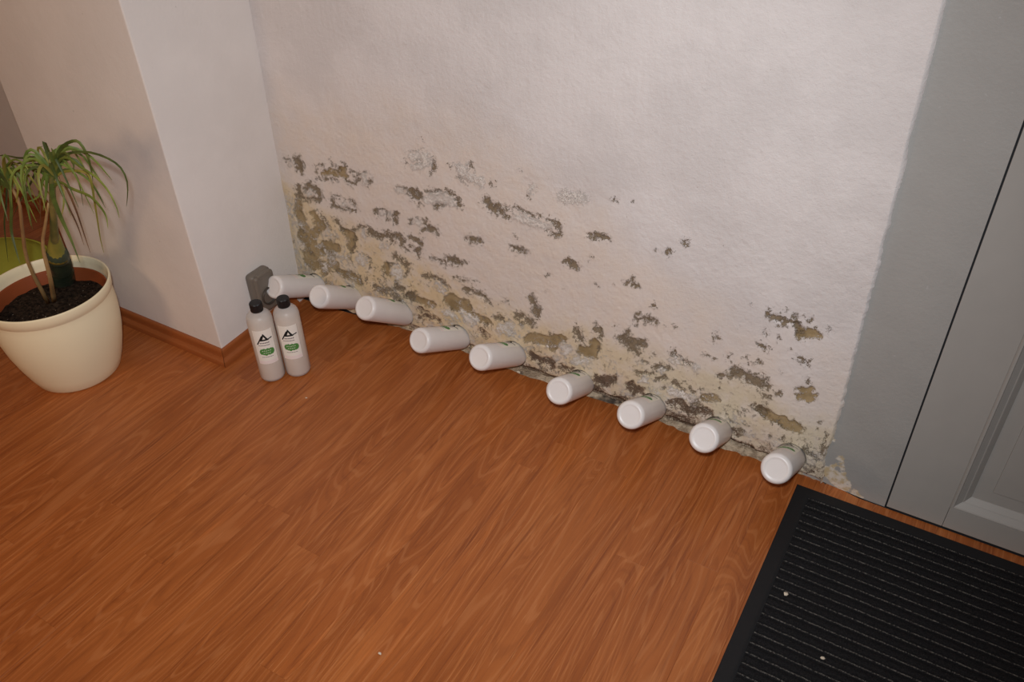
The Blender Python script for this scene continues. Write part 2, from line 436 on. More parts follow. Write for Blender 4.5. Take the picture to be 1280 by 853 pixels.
# wear on the plaster: strokes (type, solidity, points x y radius) traced tile by tile; each tile is origin and scale
TILES = {'A': (340, 170, 8.533), 'B': (340, 260, 8.533), 'C': (480, 170, 8.533), 'D': (470, 255, 8.533), 'E': (600, 200, 8.533),
         'F': (690, 270, 8.533), 'G': (440, 320, 8.533), 'H': (560, 330, 8.533), 'I': (620, 390, 8.533), 'J': (700, 360, 8.533),
         'K': (780, 420, 8.533), 'L': (880, 360, 7.111), 'M': (880, 460, 7.111), 'X': (0, 0, 1.0)}
WEAR = '''
A P 1 265 250 35 300 340 35 310 380 16
A P .7 135 290 12 140 255 16 200 245 12; A P .7 135 290 12 165 312 9
A W .8 205 290 20
A P .8 460 375 10 475 320 12 530 310 14
A O .7 540 400 36 640 380 55 740 390 60 790 430 36
A P .55 620 270 14 650 320 20 690 380 22; A P .5 750 290 20 790 330 20
A P .8 830 375 12 910 400 14 990 400 12; A P .8 470 460 12 600 465 12 700 470 9
A P .85 800 480 16 870 510 16 910 460 28; A P .9 1040 480 26 1015 540 7
A W 1 975 440 28 975 500 18
A P .95 280 550 26 285 620 28 310 655 22 400 668 22 470 690 22 520 680 22 500 620 15 450 560 30 400 520 26 360 570 25
A W .75 400 610 34
A P .8 635 690 20 650 740 20 720 770 13 830 800 15 890 790 20 880 720 15 840 690 11 760 690 8; A P .7 650 640 10 700 660 9
A W .6 770 730 40
A P .9 1105 790 20 1125 840 12; A P .9 1110 780 8 1200 790 8 1215 830 16
B O 1 270 -60 40 270 20 45 290 100 50 310 160 45; B O 1 340 230 70 350 320 75 420 300 65 480 250 45 520 200 45 460 130 40 430 60 26
B P .8 500 60 18 550 130 12 600 190 12 620 250 9
B O 1 420 400 65 440 500 60 560 420 70 620 430 60 690 430 40 640 500 50 620 560 45
B O .8 350 480 28 360 560 36 430 600 55 520 620 62 600 640 55 680 620 45
B W .7 510 400 36; B W .4 570 640 60
B P .9 680 130 12 720 190 15 760 240 26; B O 1 760 240 26 820 290 42 860 340 46 850 400 42 830 450 22; B P .7 880 330 20 890 400 16 830 455 14
B P .85 870 240 18 940 200 23 1000 210 27 1060 260 42 1130 290 46 1200 300 38 1260 320 34
B W .6 975 280 42
B P .75 830 460 9 920 490 9 1000 520 9 1050 560 11 1050 640 13; B P .75 810 510 11 850 580 13
B W .75 930 540 46 990 590 36
B O 1 690 650 36 780 710 46 880 760 50 930 800 36; B O .7 540 690 60; B P .6 600 770 16; B O .8 1200 640 38 1220 690 28
C P .5 215 260 11 225 310 8; C P .45 240 170 8 330 150 8 430 150 8
C P .95 515 270 10 520 350 20 500 390 12; C P .35 370 270 40
C W .7 300 230 55 420 200 42 450 280 52 340 320 46
C P .5 690 290 13 720 350 9; C P .6 780 420 13 860 470 16 900 500 11; C P .55 900 300 24 940 350 28 890 380 18
C W .6 780 340 48 900 440 55 1020 500 55; C W .5 860 300 38
C P .6 1140 490 8 1170 550 9; C P .5 1195 480 9; C P .5 405 35 16
C P .85 125 555 12 170 545 9 240 550 9; C W .7 170 590 42
C P .9 290 600 50 350 640 55 380 660 28; C P .8 380 740 16
C P .8 450 590 18 510 600 27 580 600 27; C W .6 480 670 58 600 660 66 720 710 46
C P .85 560 740 36 650 740 18; C P .85 660 590 26 720 630 22 780 690 26 810 750 26
C P .9 1070 690 28 1130 740 46 1180 780 46 1250 820 38
D P .9 10 80 18 20 140 9; D P .8 10 60 8 100 65 8; D W .8 60 110 32; D W .8 140 105 20
D P .9 105 90 12 120 150 12; D P .95 200 130 36 195 180 28
D P .8 385 190 12; D P .7 430 160 10 490 160 11 530 190 28 540 240 38; D P .85 500 280 27 590 270 32 640 270 22 660 310 12 655 355 9
D W .7 450 205 42
D P .8 -40 330 34 30 340 46 110 330 36 180 350 32 240 360 46 280 400 32 290 460 10 330 500 16; D P .75 170 410 28
D P .7 350 360 22 420 370 22 460 410 46 470 460 42 440 510 36 450 550 18; D P .7 370 450 22
D P .75 190 550 30 250 600 32 310 640 28 340 700 22 320 760 22; D O .9 110 660 36 110 720 36 150 760 22; D P .8 150 655 9 220 655 9
D W .75 220 720 66 250 770 38; D P .8 355 665 20; D W .25 80 450 60
D P .9 970 370 20 1030 380 36 1080 390 36 1110 420 16; D W .6 995 340 18
D P .85 590 575 12 650 600 14 700 620 20 740 635 18; D P .9 750 570 22 800 600 32 860 610 42 900 620 28; D P .3 960 620 40
D P .85 510 770 20 530 800 11 590 790 22 680 820 22 740 840 14; D P .45 830 780 12 900 810 23 960 825 18 1100 830 8
E P .95 50 450 26 100 500 46 160 530 40; E P .8 150 480 22 210 490 18 300 515 13 360 515 9 420 525 16 470 555 18 560 590 20 640 605 16
E P .6 200 560 18 280 590 26 320 600 18; E P .8 690 635 12 760 655 16 820 690 23 850 740 23 830 800 28 770 780 18 710 750 12
E W .7 420 610 46 560 680 54 740 710 36; E P .8 520 405 9; E P .5 430 120 13; E P .5 370 810 13
E W .4 560 320 60; E W .35 900 400 90 1100 420 70
F P .9 380 215 18 440 215 32 500 225 46 560 235 38 590 245 20
F P 1 170 475 33 220 515 36 265 545 22 300 545 10; F P .75 460 735 12 490 755 11; F P .6 645 730 8
F P .8 790 710 12 850 710 16 865 670 23; F P .85 865 690 20 870 745 28 915 750 20; F P .45 1100 360 18; F P .7 1240 385 9; F P .45 1230 410 40
X P 1 641 310 3 649 312.5 4 656 315 2.4; X P .8 738 322 1.5; X P .8 684 345 1.6; X P .7 769 251 3; X P .5 790 253 2; X P .4 836 315 6; X P .5 857 303 6
G W .75 480 180 70 500 240 42
G P .85 770 210 18 860 230 22 930 260 22 990 310 16 1020 350 13; G W .55 900 310 48 980 370 38
G O 1 1040 420 28 1010 460 36 1080 510 64 1150 540 64 1190 500 32 1200 580 36
G W .85 1000 610 36 1090 660 26; G W .9 1160 590 24 1220 640 42 1260 680 38
G P .7 470 290 27 470 340 46 540 350 36; G P .8 560 430 40 620 440 46; G O 1 620 440 42 700 460 42 790 500 42 860 520 32
G P .65 230 340 38 320 380 46 420 420 50 500 470 46 380 350 36; G P .6 1240 370 42; G P .5 1100 230 18 1160 250 22 1240 270 11
G D .6 720 580 36 800 600 28; G D .5 700 650 36 850 660 46 930 690 36; G D .5 760 700 36
H P .75 190 260 26 230 290 36 300 310 27 380 340 27 430 400 22 460 430 11
H O 1 20 340 36 60 430 55 150 450 50 220 500 36; H O .8 260 540 42 350 590 46 430 630 36
H W .9 140 500 27 190 550 36 280 600 46; H P .95 890 360 25 930 430 32 940 490 40 945 580 15
H P .85 545 580 38 510 570 22; H P .7 610 400 12 620 420 9; H P .5 550 435 13
H P .7 720 530 27 740 560 27 800 570 36 850 610 46 900 640 32; H P .65 780 620 36; H P .7 600 620 18 660 610 13; H P .7 890 690 18
H W .7 650 680 74 560 690 55 700 740 46
H O .9 850 800 54 940 790 46 1040 800 54 1150 800 46 1240 820 36; H P .6 1090 740 22; H D .45 350 720 54 420 770 46
H P .7 1070 135 11; H P .6 1040 310 9; H P .5 1240 265 8
I O 1 430 290 55 520 310 55 640 330 64 600 390 46; I O 1 700 290 40 640 330 50; I W .9 730 370 46 780 400 36 720 440 32
I P .85 855 190 27 870 250 42 920 290 42 830 250 27; I P .7 850 120 12; I P .8 1055 120 12 1070 180 22 1110 210 36 1120 270 27
I O 1 1050 330 46 1080 380 46 1000 430 70; I O 1 900 400 54 1000 430 60 1040 470 46; I P .7 1110 400 27
I D .9 360 450 28 420 500 42 500 530 38 570 540 46 600 590 36; I D .8 700 600 42 760 620 36 830 610 23; I D .9 1080 720 54 1150 750 54 1230 720 54
I W .5 640 500 36; I W .6 850 520 60 960 520 50
J P .75 860 250 16 800 280 12 830 340 22 900 330 32; J P .9 900 330 28 960 350 36 1020 370 22; J P .7 810 400 20; J P .9 990 185 20; J P .7 1210 415 12; J P .6 1100 400 12
J P .9 730 480 27 650 550 42 720 570 54 800 600 54 890 590 46; J P .8 760 640 46 840 690 36; J P .6 590 545 16; J P .6 750 430 18
J P .35 1000 720 30; J P .3 590 410 22; J P .6 1220 690 42; J P .8 850 780 11 920 800 12; J P .6 1030 840 36
K P .7 540 180 36 500 200 22 590 210 22; K P .9 620 260 18 670 300 25 730 310 20
K W .75 560 265 54 500 250 36; K W .9 760 340 36; K P .8 340 340 36 430 340 27 490 350 22; K P .6 300 390 36; K W .8 410 370 32
K P .6 200 400 36 110 370 22 250 410 36; K P .6 420 450 46 360 470 36; K W .8 230 470 46 180 480 27; K P .5 620 430 22
K P .8 840 180 9 900 210 12 960 240 9; K P .85 1010 420 32; K P .8 1180 370 42 1140 420 42 1250 400 36
K P .85 530 520 26 590 540 22 630 580 25 640 640 32 690 690 27; K P .7 600 620 22; K P .65 430 555 27; K P .7 730 600 36 700 560 18
K W .8 510 590 46 720 670 54; K O 1 850 660 36 920 680 42 990 680 36; K P .9 780 710 32 740 750 46 810 750 32
K D .8 500 700 46 580 710 54 640 780 54 720 810 46 860 820 54; K D .9 60 540 54 130 580 54 190 590 36
K P .55 1090 820 27; K P .7 1090 230 12 1145 215 14; K P .7 1190 300 9; K P .7 1145 280 10; K P .6 800 560 18 850 570 14; K P .6 960 590 14; K P .6 1010 550 14
L P .95 570 235 18 630 270 32 680 295 32 730 310 20 780 305 16 830 330 32; L O 1 830 340 28 850 370 42 850 420 42 920 400 46 990 420 32 1030 440 16; L P .7 850 400 45
L P .9 805 250 18 825 280 14; L P .9 945 290 20; L P .8 590 190 11; L P .7 680 220 12; L P .7 900 270 11; L P .8 660 345 12; L P .8 1110 380 14; L P .6 990 350 14; L P .6 740 190 10
L P .5 540 390 26; L P .8 660 445 18; L P .85 490 500 20 540 540 18; L P .8 590 535 10; L P .75 830 625 16 890 650 26 920 690 22; L P .5 940 640 14
L P .7 770 545 11; L P .6 680 740 8; L P .9 480 655 27; L P .75 380 620 18; L P .7 400 660 18; L P .7 240 605 11 200 620 9; L P .4 100 440 50; L P .4 420 140 20; L P .4 320 340 14
L P .85 270 720 36 250 780 42 330 750 32 400 790 36 460 830 36 540 840 36; L P .85 135 785 27; L P .5 510 770 27; L P .7 920 830 22
M P .9 380 90 34 450 130 42 540 150 42 580 170 22; M P .8 540 240 18 590 265 20; M P .9 665 235 23
M P .8 910 130 12 940 140 9; M O 1 940 200 36 880 200 22 820 195 7; M O 1 940 230 40 940 260 46 840 255 27; M O 1 980 250 22
M P .8 440 340 23; M O 1 500 370 36 560 410 42 640 460 46 720 490 46 800 530 42 850 560 27; M P .7 500 370 36 560 410 30; M P .6 540 320 23
M D .7 40 400 42; M P .5 200 400 18 240 470 22 290 490 18; M P .4 300 570 54; M P .5 590 600 26; M D .4 270 590 40
M P .65 1090 580 22 1060 680 22 1050 760 27; M P .55 900 720 36 940 780 42 1000 820 36; M P .5 1030 500 16 1000 560 14; M P .5 360 380 20; M P .5 440 420 20; M P .5 450 520 16; M P .6 700 640 20
M D .9 330 690 26 400 730 34 470 750 22
'''
def parse_wear():
    out = []
    for part in WEAR.replace('\n', ';').split(';'):
        w = part.split()
        if len(w) < 6:
            continue
        ox, oy, s = TILES[w[0]]
        v = list(map(float, w[3:]))
        out.append((w[1], float(w[2]), [(ox + v[i] / s, oy + v[i + 1] / s, v[i + 2] / s) for i in range(0, len(v), 3)]))
    return out

def wear_field(px, py, strokes, soft=3.0):
    keys = {'P': 'peel', 'O': 'olive', 'W': 'white', 'D': 'dirt', 'S': 'stain'}
    F = {k: np.full(px.shape, -4.4) for k in keys.values()}
    wx = px + 2.2 * vnoise(px / 7, py / 7, 31) + 0.9 * vnoise(px / 2.6, py / 2.6, 32)
    wy = py + 2.0 * vnoise(px / 7, py / 7, 33) + 0.9 * vnoise(px / 2.6, py / 2.6, 34)
    for t, dens, pts in strokes:
        f = F[keys[t]]
        if len(pts) == 1:
            pts = [pts[0], (pts[0][0] + 0.01, pts[0][1], pts[0][2])]
        R = max(p[2] for p in pts) + 6
        xs = [p[0] for p in pts]
        ys = [p[1] for p in pts]
        sel = np.nonzero((wx > min(xs) - R) & (wx < max(xs) + R) & (wy > min(ys) - R) & (wy < max(ys) + R))[0]
        if len(sel) == 0:
            continue
        X, Y = wx[sel], wy[sel]
        best = np.full(len(sel), -9.0)
        for (x0, y0, r0), (x1, y1, r1) in zip(pts, pts[1:]):
            dx, dy = x1 - x0, y1 - y0
            t_ = np.clip(((X - x0) * dx + (Y - y0) * dy) / (dx * dx + dy * dy), 0, 1)
            d = np.hypot(X - x0 - t_ * dx, Y - y0 - t_ * dy)
            best = np.maximum(best, (r0 + (r1 - r0) * t_ - d) / soft)
        f[sel] = np.maximum(f[sel], np.clip(best, -4.0, 1.1) + (dens - 1.0) * 1.6)
    return F

STROKES = parse_wear()

def build_damaged_wall():
    step = 0.0026
    zs = list(np.arange(0.0, 0.66, step))
    dz = step
    while zs[-1] < 2.6:
        dz = min(dz * 1.18, 0.08)
        zs.append(zs[-1] + dz)
    zs = np.array(zs)
    zs[-1] = 2.6
    nx = int((1.875 - 0.125) / step)
    u = np.linspace(0, 1, nx)
    U, Z = np.meshgrid(u, zs)
    right = -0.112 - 0.021 * Z + 0.0022 * fbm(Z * 0, Z, 37, 3, 71) + 0.0012 * fbm(Z * 0, Z, 130, 2, 73) + 0.002 * fbm(Z * 0, Z, 7, 2, 75)
    right = right - 0.012 * np.exp(-((Z - 0.09) / 0.05) ** 2) * 0.6
    X = -1.87 + U * (right + 1.87)
    shape = X.shape
    px, py = project(np.stack([X.ravel(), np.full(X.size, WALL_Y), Z.ravel()], 1))
    Fd = wear_field(px, py, STROKES)
    x, z = X.ravel(), Z.ravel()
    # cream damp band along the bottom, grey-beige staining above it
    zc = np.interp(x, [-1.87, -1.70, -1.404, -1.017, -0.627, -0.36, -0.125], [0.47, 0.40, 0.30, 0.235, 0.255, 0.25, 0.21])
    wob = 0.05 * fbm(x, z, 9, 4, 51)
    cream = sstep(0.05, -0.05, z - zc + wob)
    zt = np.interp(x, [-1.87, -1.5, -1.1, -0.75, -0.4, -0.12], [0.66, 0.72, 0.72, 0.56, 0.36, 0.30])
    stain = sstep(0.16, -0.10, z - zt + 2.0 * wob) * 0.85
    # loose flaking between the traced patches, thicker towards the foot of the wall
    low = sstep(0.34, 0.03, z - 0.25 * sstep(-1.3, -1.85, x))
    spots = fbm(x + 0.3 * z, z, 34, 3, 61)
    Fd['peel'] = np.maximum(Fd['peel'], -2.6 + 1.4 * cream * low + 1.7 * spots - 3.0 * (1 - cream))
    Fd['white'] = np.maximum(Fd['white'], -2.5 + 1.4 * cream * low + 1.7 * fbm(x, z, 26, 3, 64) - 3.0 * (1 - cream))
    Fd['dirt'] = np.maximum(Fd['dirt'], -2.4 + (2.1 + 0.9 * sstep(-1.2, -0.95, x) * sstep(-0.15, -0.4, x)) * sstep(0.12, 0.03, z + 0.03 * fbm(x, z, 20, 2, 66)) * sstep(-1.85, -1.5, x) + 0.7 * fbm(x, z, 30, 3, 67))
    dirt = Fd['dirt']
    # relief
    d = 0.0030 * fbm(x, z, 3.0, 3, 11) + 0.0012 * fbm(x, z, 22, 3, 12) + 0.0005 * fbm(x, z, 120, 2, 13)
    sat = lambda v: np.clip(v + 0.4, 0, 1)
    d = d + 0.0026 * sat(Fd['peel']) + 0.0030 * sat(Fd['olive']) - 0.0012 * sat(Fd['white']) + 0.005 * sat(dirt)
    zb = np.interp(x, [-1.87, -1.6, -1.5, -1.35, -0.6, -0.25, -0.15], [0.012, 0.016, 0.03, 0.045, 0.040, 0.032, 0.012])
    zb = zb + 0.014 * fbm(x, z * 0.5, 16, 3, 14)
    d = d + 0.034 * sstep(0.014, -0.014, z - zb)
    d = d + 0.004 * fbm(x, z, 45, 3, 15) * sstep(0.16, 0.02, z)
    for bx, by, bz, tilt, yaw in BOT:
        zc_ = bz + (by - WALL_Y) * math.tan(math.radians(tilt))
        rr = np.hypot((x - bx) / 0.0365, (z - zc_) / 0.0425)
        d = np.maximum(d, 0.070 * sstep(1.06, 0.90, rr))
    Y = WALL_Y + d.reshape(shape)
    Y[:, -1] = np.minimum(Y[:, -1], WALL_Y + 0.004)
    X2 = np.concatenate([X, X[:, -1:] + 0.007 + 0.004 * fbm(Z[:, -1:] * 0, Z[:, -1:], 60, 3, 77)], 1)
    Y2 = np.concatenate([Y, np.full((len(zs), 1), WALL_Y + 0.018)], 1)
    Z2 = np.concatenate([Z, Z[:, -1:]], 1)
    H, Wd = X2.shape
    co = np.stack([X2, Y2, Z2], 2).reshape(-1, 3)
    idx = np.arange(H * Wd).reshape(H, Wd)
    q = np.stack([idx[:-1, :-1], idx[:-1, 1:], idx[1:, 1:], idx[1:, :-1]], 2).reshape(-1, 4)
    me = bpy.data.meshes.new('wall_back')
    me.vertices.add(len(co))
    me.vertices.foreach_set('co', co.ravel())
    me.loops.add(q.size)
    me.loops.foreach_set('vertex_index', q.ravel().astype(np.int32))
    me.polygons.add(len(q))
    me.polygons.foreach_set('loop_start', (np.arange(len(q)) * 4).astype(np.int32))
    me.update(calc_edges=True)
    me.polygons.foreach_set('use_smooth', np.ones(len(q), bool))
    for name, arr in (('peel', Fd['peel']), ('olive', Fd['olive']), ('white', Fd['white']), ('dirt', dirt), ('cream', cream), ('stain', stain)):
        a2 = arr.reshape(shape)
        last = a2[:, -1:] if name != 'white' else np.where(Z[:, -1:] > 0.16, 0.9, -0.5)
        a2 = np.concatenate([a2, last], 1).ravel().astype(np.float32)
        at = me.attributes.new(name, 'FLOAT', 'POINT')
        at.data.foreach_set('value', a2)
    return link('wall_back', me, M_DAMAGED, kind='structure')
build_damaged_wall()

# grey painted strip of wall between the damaged plaster and the door
def build_grey_wall():
    xs = np.linspace(-0.16, 0.043, 70)
    zs = np.concatenate([np.arange(0, 0.3, 0.003), np.linspace(0.3, 2.6, 60)])
    X, Z = np.meshgrid(xs, zs)
    y = WALL_Y + 0.012 - 0.010 * sstep(-0.12, 0.02, X) + 0.0018 * fbm(X, Z, 9, 3, 41)
    px, py = project(np.stack([X.ravel(), np.full(X.size, WALL_Y + 0.006), Z.ravel()], 1))
    st = [('S', .95, [(1026, 590, 7), (1038, 593, 8), (1046, 600, 9), (1056, 609, 8)]), ('S', .9, [(1036, 588, 4), (1043, 583, 4)]), ('S', .45, [(1050, 575, 6), (1056, 598, 6)]),
          ('S', .7, [(1038, 549, 3), (1040, 552, 3)]), ('S', .5, [(1068, 617, 7), (1078, 622, 4)])]
    s = wear_field(px, py, st)['stain']
    H, Wd = X.shape
    idx = np.arange(H * Wd).reshape(H, Wd)
    q = np.stack([idx[:-1, :-1], idx[:-1, 1:], idx[1:, 1:], idx[1:, :-1]], 2).reshape(-1, 4).tolist()
    o = mesh_obj('wall_beside_door', np.stack([X, y, Z], 2).reshape(-1, 3), q, M_GREYWALL, smooth=True, kind='structure')
    at = o.data.attributes.new('stain', 'FLOAT', 'POINT')
    at.data.foreach_set('value', s.astype(np.float32))
build_grey_wall()

# pillar: front face, side face towards the damaged wall, far side
def grid_wall(name, fn, nu, nv, mat):
    vs = [fn(i / nu, j / nv) for j in range(nv + 1) for i in range(nu + 1)]
    fs = [(j * (nu + 1) + i, j * (nu + 1) + i + 1, (j + 1) * (nu + 1) + i + 1, (j + 1) * (nu + 1) + i) for j in range(nv) for i in range(nu)]
    return vs, fs
def pillar():
    ys = 1.28
    bm = bmesh.new()
    loops = []
    n = 26
    for j in range(n + 1):
        z = 2.6 * j / n
        lean = 0.0395 * min(z, 1.3)
        x0 = -1.832 + 0.0015 * math.sin(z * 9)
        pts = [(-2.485, 1.72), (-2.485, ys + 0.004), (-2.481, ys), (x0 - 0.004, ys), (x0 - 0.0012, ys + 0.0012), (x0, ys + 0.004), (-1.855 + lean, 1.72)]
        loops.append([bm.verts.new((x, y, z)) for x, y in pts])
    for a, b in zip(loops, loops[1:]):
        for k in range(len(a) - 1):
            f = bm.faces.new((a[k], a[k + 1], b[k + 1], b[k]))
            f.smooth = k in (1, 3, 4, 5)
    return bm_obj('wall_pillar', bm, M_WALL, kind='structure')
pillar()
box('wall_niche', -4.0, -2.485, 1.645, 1.72, 0, 2.6, M_WALL, kind='structure')
box('wall_left', -4.1, -4.0, -2.6, 1.72, 0, 2.6, M_WALL, kind='structure')
box('wall_front', -4.1, 1.7, -2.7, -2.6, 0, 2.6, M_WALL, kind='structure')
box('wall_right', 1.6, 1.7, -2.6, 1.72, 0, 2.6, M_WALL, kind='structure')
box('wall_above_door', 0.043, 1.6, 1.66, 1.72, 2.05, 2.6, M_GREYWALL, kind='structure')
box('wall_past_door', 0.955, 1.6, 1.66, 1.72, 0, 2.05, M_GREYWALL, kind='structure')
box('ceiling', -4.1, 1.7, -2.7, 1.78, 2.6, 2.7, M_WALL, kind='structure')

# skirting boards around the pillar and in the niche
def skirting(name, p0, p1, out, m0, m1):
    """extruded moulding from p0 to p1, standing out along 'out'; m0, m1 mitre the ends"""
    prof = [(0.0, 0.0), (0.024, 0.0), (0.024, 0.010), (0.0225, 0.016), (0.018, 0.021), (0.0125, 0.0235), (0.0115, 0.026), (0.0115, 0.044), (0.0095, 0.049), (0.006, 0.0505), (0.0, 0.0505)]
    d = (Vector(p1) - Vector(p0)).normalized()
    vs, fs = [], []
    for P, m, in ((p0, m0), (p1, m1)):
        for o_, z in prof:
            q = Vector(P) + Vector(out) * o_ + d * (m * o_)
            vs.append((q.x, q.y, z))
    n = len(prof)
    fs = [(k, (k + 1) % n, n + (k + 1) % n, n + k) for k in range(n)] + [tuple(range(n - 1, -1, -1)), tuple(range(n, 2 * n))]
    o = mesh_obj(name, vs, fs, M_SKIRT, kind='structure')
    return o
skirting('baseboard_pillar_front', (-2.485, 1.2795, 0), (-1.832, 1.2795, 0), (0, -1, 0), -1, 1)
skirting('baseboard_pillar_side', (-1.8315, 1.28, 0), (-1.8515, 1.62, 0), (1, 0, 0), -1, 0)
skirting('baseboard_pillar_far', (-2.4855, 1.28, 0), (-2.4855, 1.645, 0), (-1, 0, 0), -1, -1)
skirting('baseboard_niche', (-4.0, 1.6445, 0), (-2.486, 1.6445, 0), (0, -1, 0), 0, -1)

# ---------------------------------------------------------------- door
def door():
    r = empty('door_1', (0.046, WALL_Y, 0), kind='structure')
    r['label'] = 'grey panelled wooden door at the right edge behind the mat'
    X = lambda x: x - 0.046
    y0, y1 = 0.0, 0.045
    box('stile', X(0.047), X(0.1735), y0, y1, 0.006, 2.04, M_DOOR, r, 0.0012)
    box('stile', X(0.826), X(0.95), y0, y1, 0.006, 2.04, M_DOOR, r, 0.0012)
    box('bottom_rail', X(0.1742), X(0.8255), y0, y1, 0.006, 0.072, M_DOOR, r, 0.0012)
    box('middle_rail', X(0.1742), X(0.8255), y0, y1, 0.86, 0.98, M_DOOR, r, 0.0012)
    box('top_rail', X(0.1742), X(0.8255), y0, y1, 1.92, 2.04, M_DOOR, r, 0.0012)
    for za, zb in ((0.072, 0.86), (0.98, 1.92)):
        p = box('panel', X(0.170), X(0.83), 0.022, 0.036, za - 0.004, zb + 0.004, M_DOOR, r)
        box('raised_field', X(0.243), X(0.757), 0.0165, 0.0225, za + 0.072, zb - 0.072, M_DOOR, p, 0.0012)
        # moulding frame: sloping stepped profile mitred round the panel
        prof = [(0.0, 0.0005), (0.003, -0.003), (0.007, -0.003), (0.0085, 0.000), (0.021, 0.010), (0.0225, 0.0085), (0.024, 0.0095), (0.034, 0.0205), (0.035, 0.0225)]
        for k in range(4):
            vs = []
            for s in (0, 1):
                for o_, y in prof:
                    xa, xb, zl, zh = X(0.1735) + o_, X(0.8265) - o_, za + o_, zb - o_
                    c = [(xa, zl), (xb, zl), (xb, zh), (xa, zh)][(k + s) % 4]
                    vs.append((c[0], y, c[1]))
            n = len(prof)
            mesh_obj('moulding', vs, [(i, i + 1, n + i + 1, n + i) for i in range(n - 1)], M_DOOR, r)
    box('gap_strip', X(0.0425), X(0.0475), 0.010, 0.04, 0, 2.05, M_GAP, r)
    return r
door()

# ---------------------------------------------------------------- mat
def rib_material(name, flecks):
    k = NT(name, 0.95, 0.1)
    co0 = k.coord()
    oi = k.n('ShaderNodeObjectInfo')
    add = k.n('ShaderNodeVectorMath', operation='ADD')
    k.l(co0, add.inputs[0])
    k.l(k.math('MULTIPLY', oi.outputs['Random'], 40.0), add.inputs[1])
    co = add.outputs[0]
    n = k.noise(co, 420, 3, 0.7)
    c = k.mix(k.rng(n, 0.3, 0.7), lin(20, 20, 22), lin(42, 41, 42))
    f = k.noise(co, 330, 3, 0.75)
    if flecks:
        sy = k.n('ShaderNodeSeparateXYZ')
        k.l(co0, sy.inputs[0])
        ridge = k.rng(k.math('ABSOLUTE', sy.outputs[1]), 0.0022, 0.0008)
        c = k.mix(k.math('MULTIPLY', ridge, k.rng(f, 0.44, 0.60, 0.0, 0.85)), c, lin(126, 122, 116))
    else:
        c = k.mix(k.rng(f, 0.64, 0.72, 0, 0.35), c, lin(110, 104, 98))
    k.color(c)
    k.bump(k.noise(co, 300, 3, 0.7), 0.003, 1.0)
    return k.m
M_RUBBER = plain('black_rubber', lin(27, 27, 29), 0.6, 0.3, 0.1, 60, 0.0004, 500)
M_RIB_D = rib_material('mat_pile_dark', False)
M_RIB_L = rib_material('mat_pile_flecked', True)

def mat_():
    x0, x1, y0, y1 = -0.163, 1.04, 0.80, 1.628
    bw = 0.036
    r = empty('door_mat', ((x0 + x1) / 2, (y0 + y1) / 2, 0.0002), 'black ribbed entrance mat with smooth rubber edge before the grey door', 'mat')
    cx, cy = (x0 + x1) / 2, (y0 + y1) / 2
    a, b = (x1 - x0) / 2, (y1 - y0) / 2
    box('backing', -a + bw * .8, a - bw * .8, -b + bw * .8, b - bw * .8, 0.0004, 0.0022, M_RUBBER, r)
    # bevelled rubber border ring
    vs, fs = [], []
    prof = [(0, 0.0), (0.003, 0.0016), (bw * 0.85, 0.0042), (bw, 0.0036), (bw, 0.0)]
    for o_, z in prof:
        for sx, sy in ((-1, -1), (1, -1), (1, 1), (-1, 1)):
            vs.append((sx * (a - o_), sy * (b - o_), z))
    for k in range(len(prof) - 1):
        for i in range(4):
            fs.append((k * 4 + i, k * 4 + (i + 1) % 4, (k + 1) * 4 + (i + 1) % 4, (k + 1) * 4 + i))
    mesh_obj('rubber_border', vs, fs, M_RUBBER, r)
    # ribs: broad dark pile rows with a thin flecked row between them
    L = 2 * (a - bw) - 0.004
    def rib_mesh(w, h, mat, seed):
        n = 120
        vs, fs = [], []
        rr = random.Random(seed)
        for i in range(n + 1):
            x = -L / 2 + L * i / n
            j = rr.uniform(-0.0005, 0.0005)
            hh = h + rr.uniform(-0.0006, 0.0006)
            vs += [(x, -w / 2 + j, 0), (x, -w * 0.38 + j, hh * 0.8), (x, j, hh), (x, w * 0.38 + j, hh * 0.8), (x, w / 2 + j, 0)]
        for i in range(n):
            for k in range(4):
                fs.append((i * 5 + k, i * 5 + 5 + k, i * 5 + 6 + k, i * 5 + k + 1))
        me = bpy.data.meshes.new('rib')
        me.from_pydata(vs, [], fs)
        me.update()
        me.materials.append(mat)
        me.polygons.foreach_set('use_smooth', [True] * len(fs))
        return me
    dark = rib_mesh(0.0180, 0.0058, M_RIB_D, 1)
    thin = rib_mesh(0.0085, 0.0052, M_RIB_L, 2)
    pitch = 0.0272
    y = b - bw - 0.0045
    i = 0
    while y > -b + bw + 0.004:
        o = link('rib', thin if i % 2 == 0 else dark, None, r)
        o.location = (0, y, 0.002)
        y -= pitch / 2
        i += 1
    return r
mat_()

# ---------------------------------------------------------------- bottles
def plastic():
    k = NT('bottle_plastic', 0.34, 0.4)
    co = k.coord()
    k.color(k.mix(k.noise(co, 30), lin(226, 220, 216), lin(233, 227, 224)))
    k.b.inputs['Subsurface Weight'].default_value = 0.15
    k.b.inputs['Subsurface Radius'].default_value = (0.010, 0.010, 0.009)
    k.b.inputs['Subsurface Scale'].default_value = 0.6
    return k
M_PLASTIC = plastic().m
kk = plastic()
kk.m.name = 'bottle_plastic_clear'
tr = kk.n('ShaderNodeBsdfTransparent')
tr.inputs[0].default_value = (0.95, 0.93, 0.90, 1)
mx = kk.n('ShaderNodeMixShader')
mx.inputs[0].default_value = 0.48
kk.l(kk.b.outputs[0], mx.inputs[1])
kk.l(tr.outputs[0], mx.inputs[2])
kk.l(mx.outputs[0], kk.t.nodes['Material Output'].inputs[0])
M_PLASTIC_CLEAR = kk.m
M_LIQUID = plain('bottle_liquid', lin(240, 224, 205), 0.3, 0.4, 0.04)
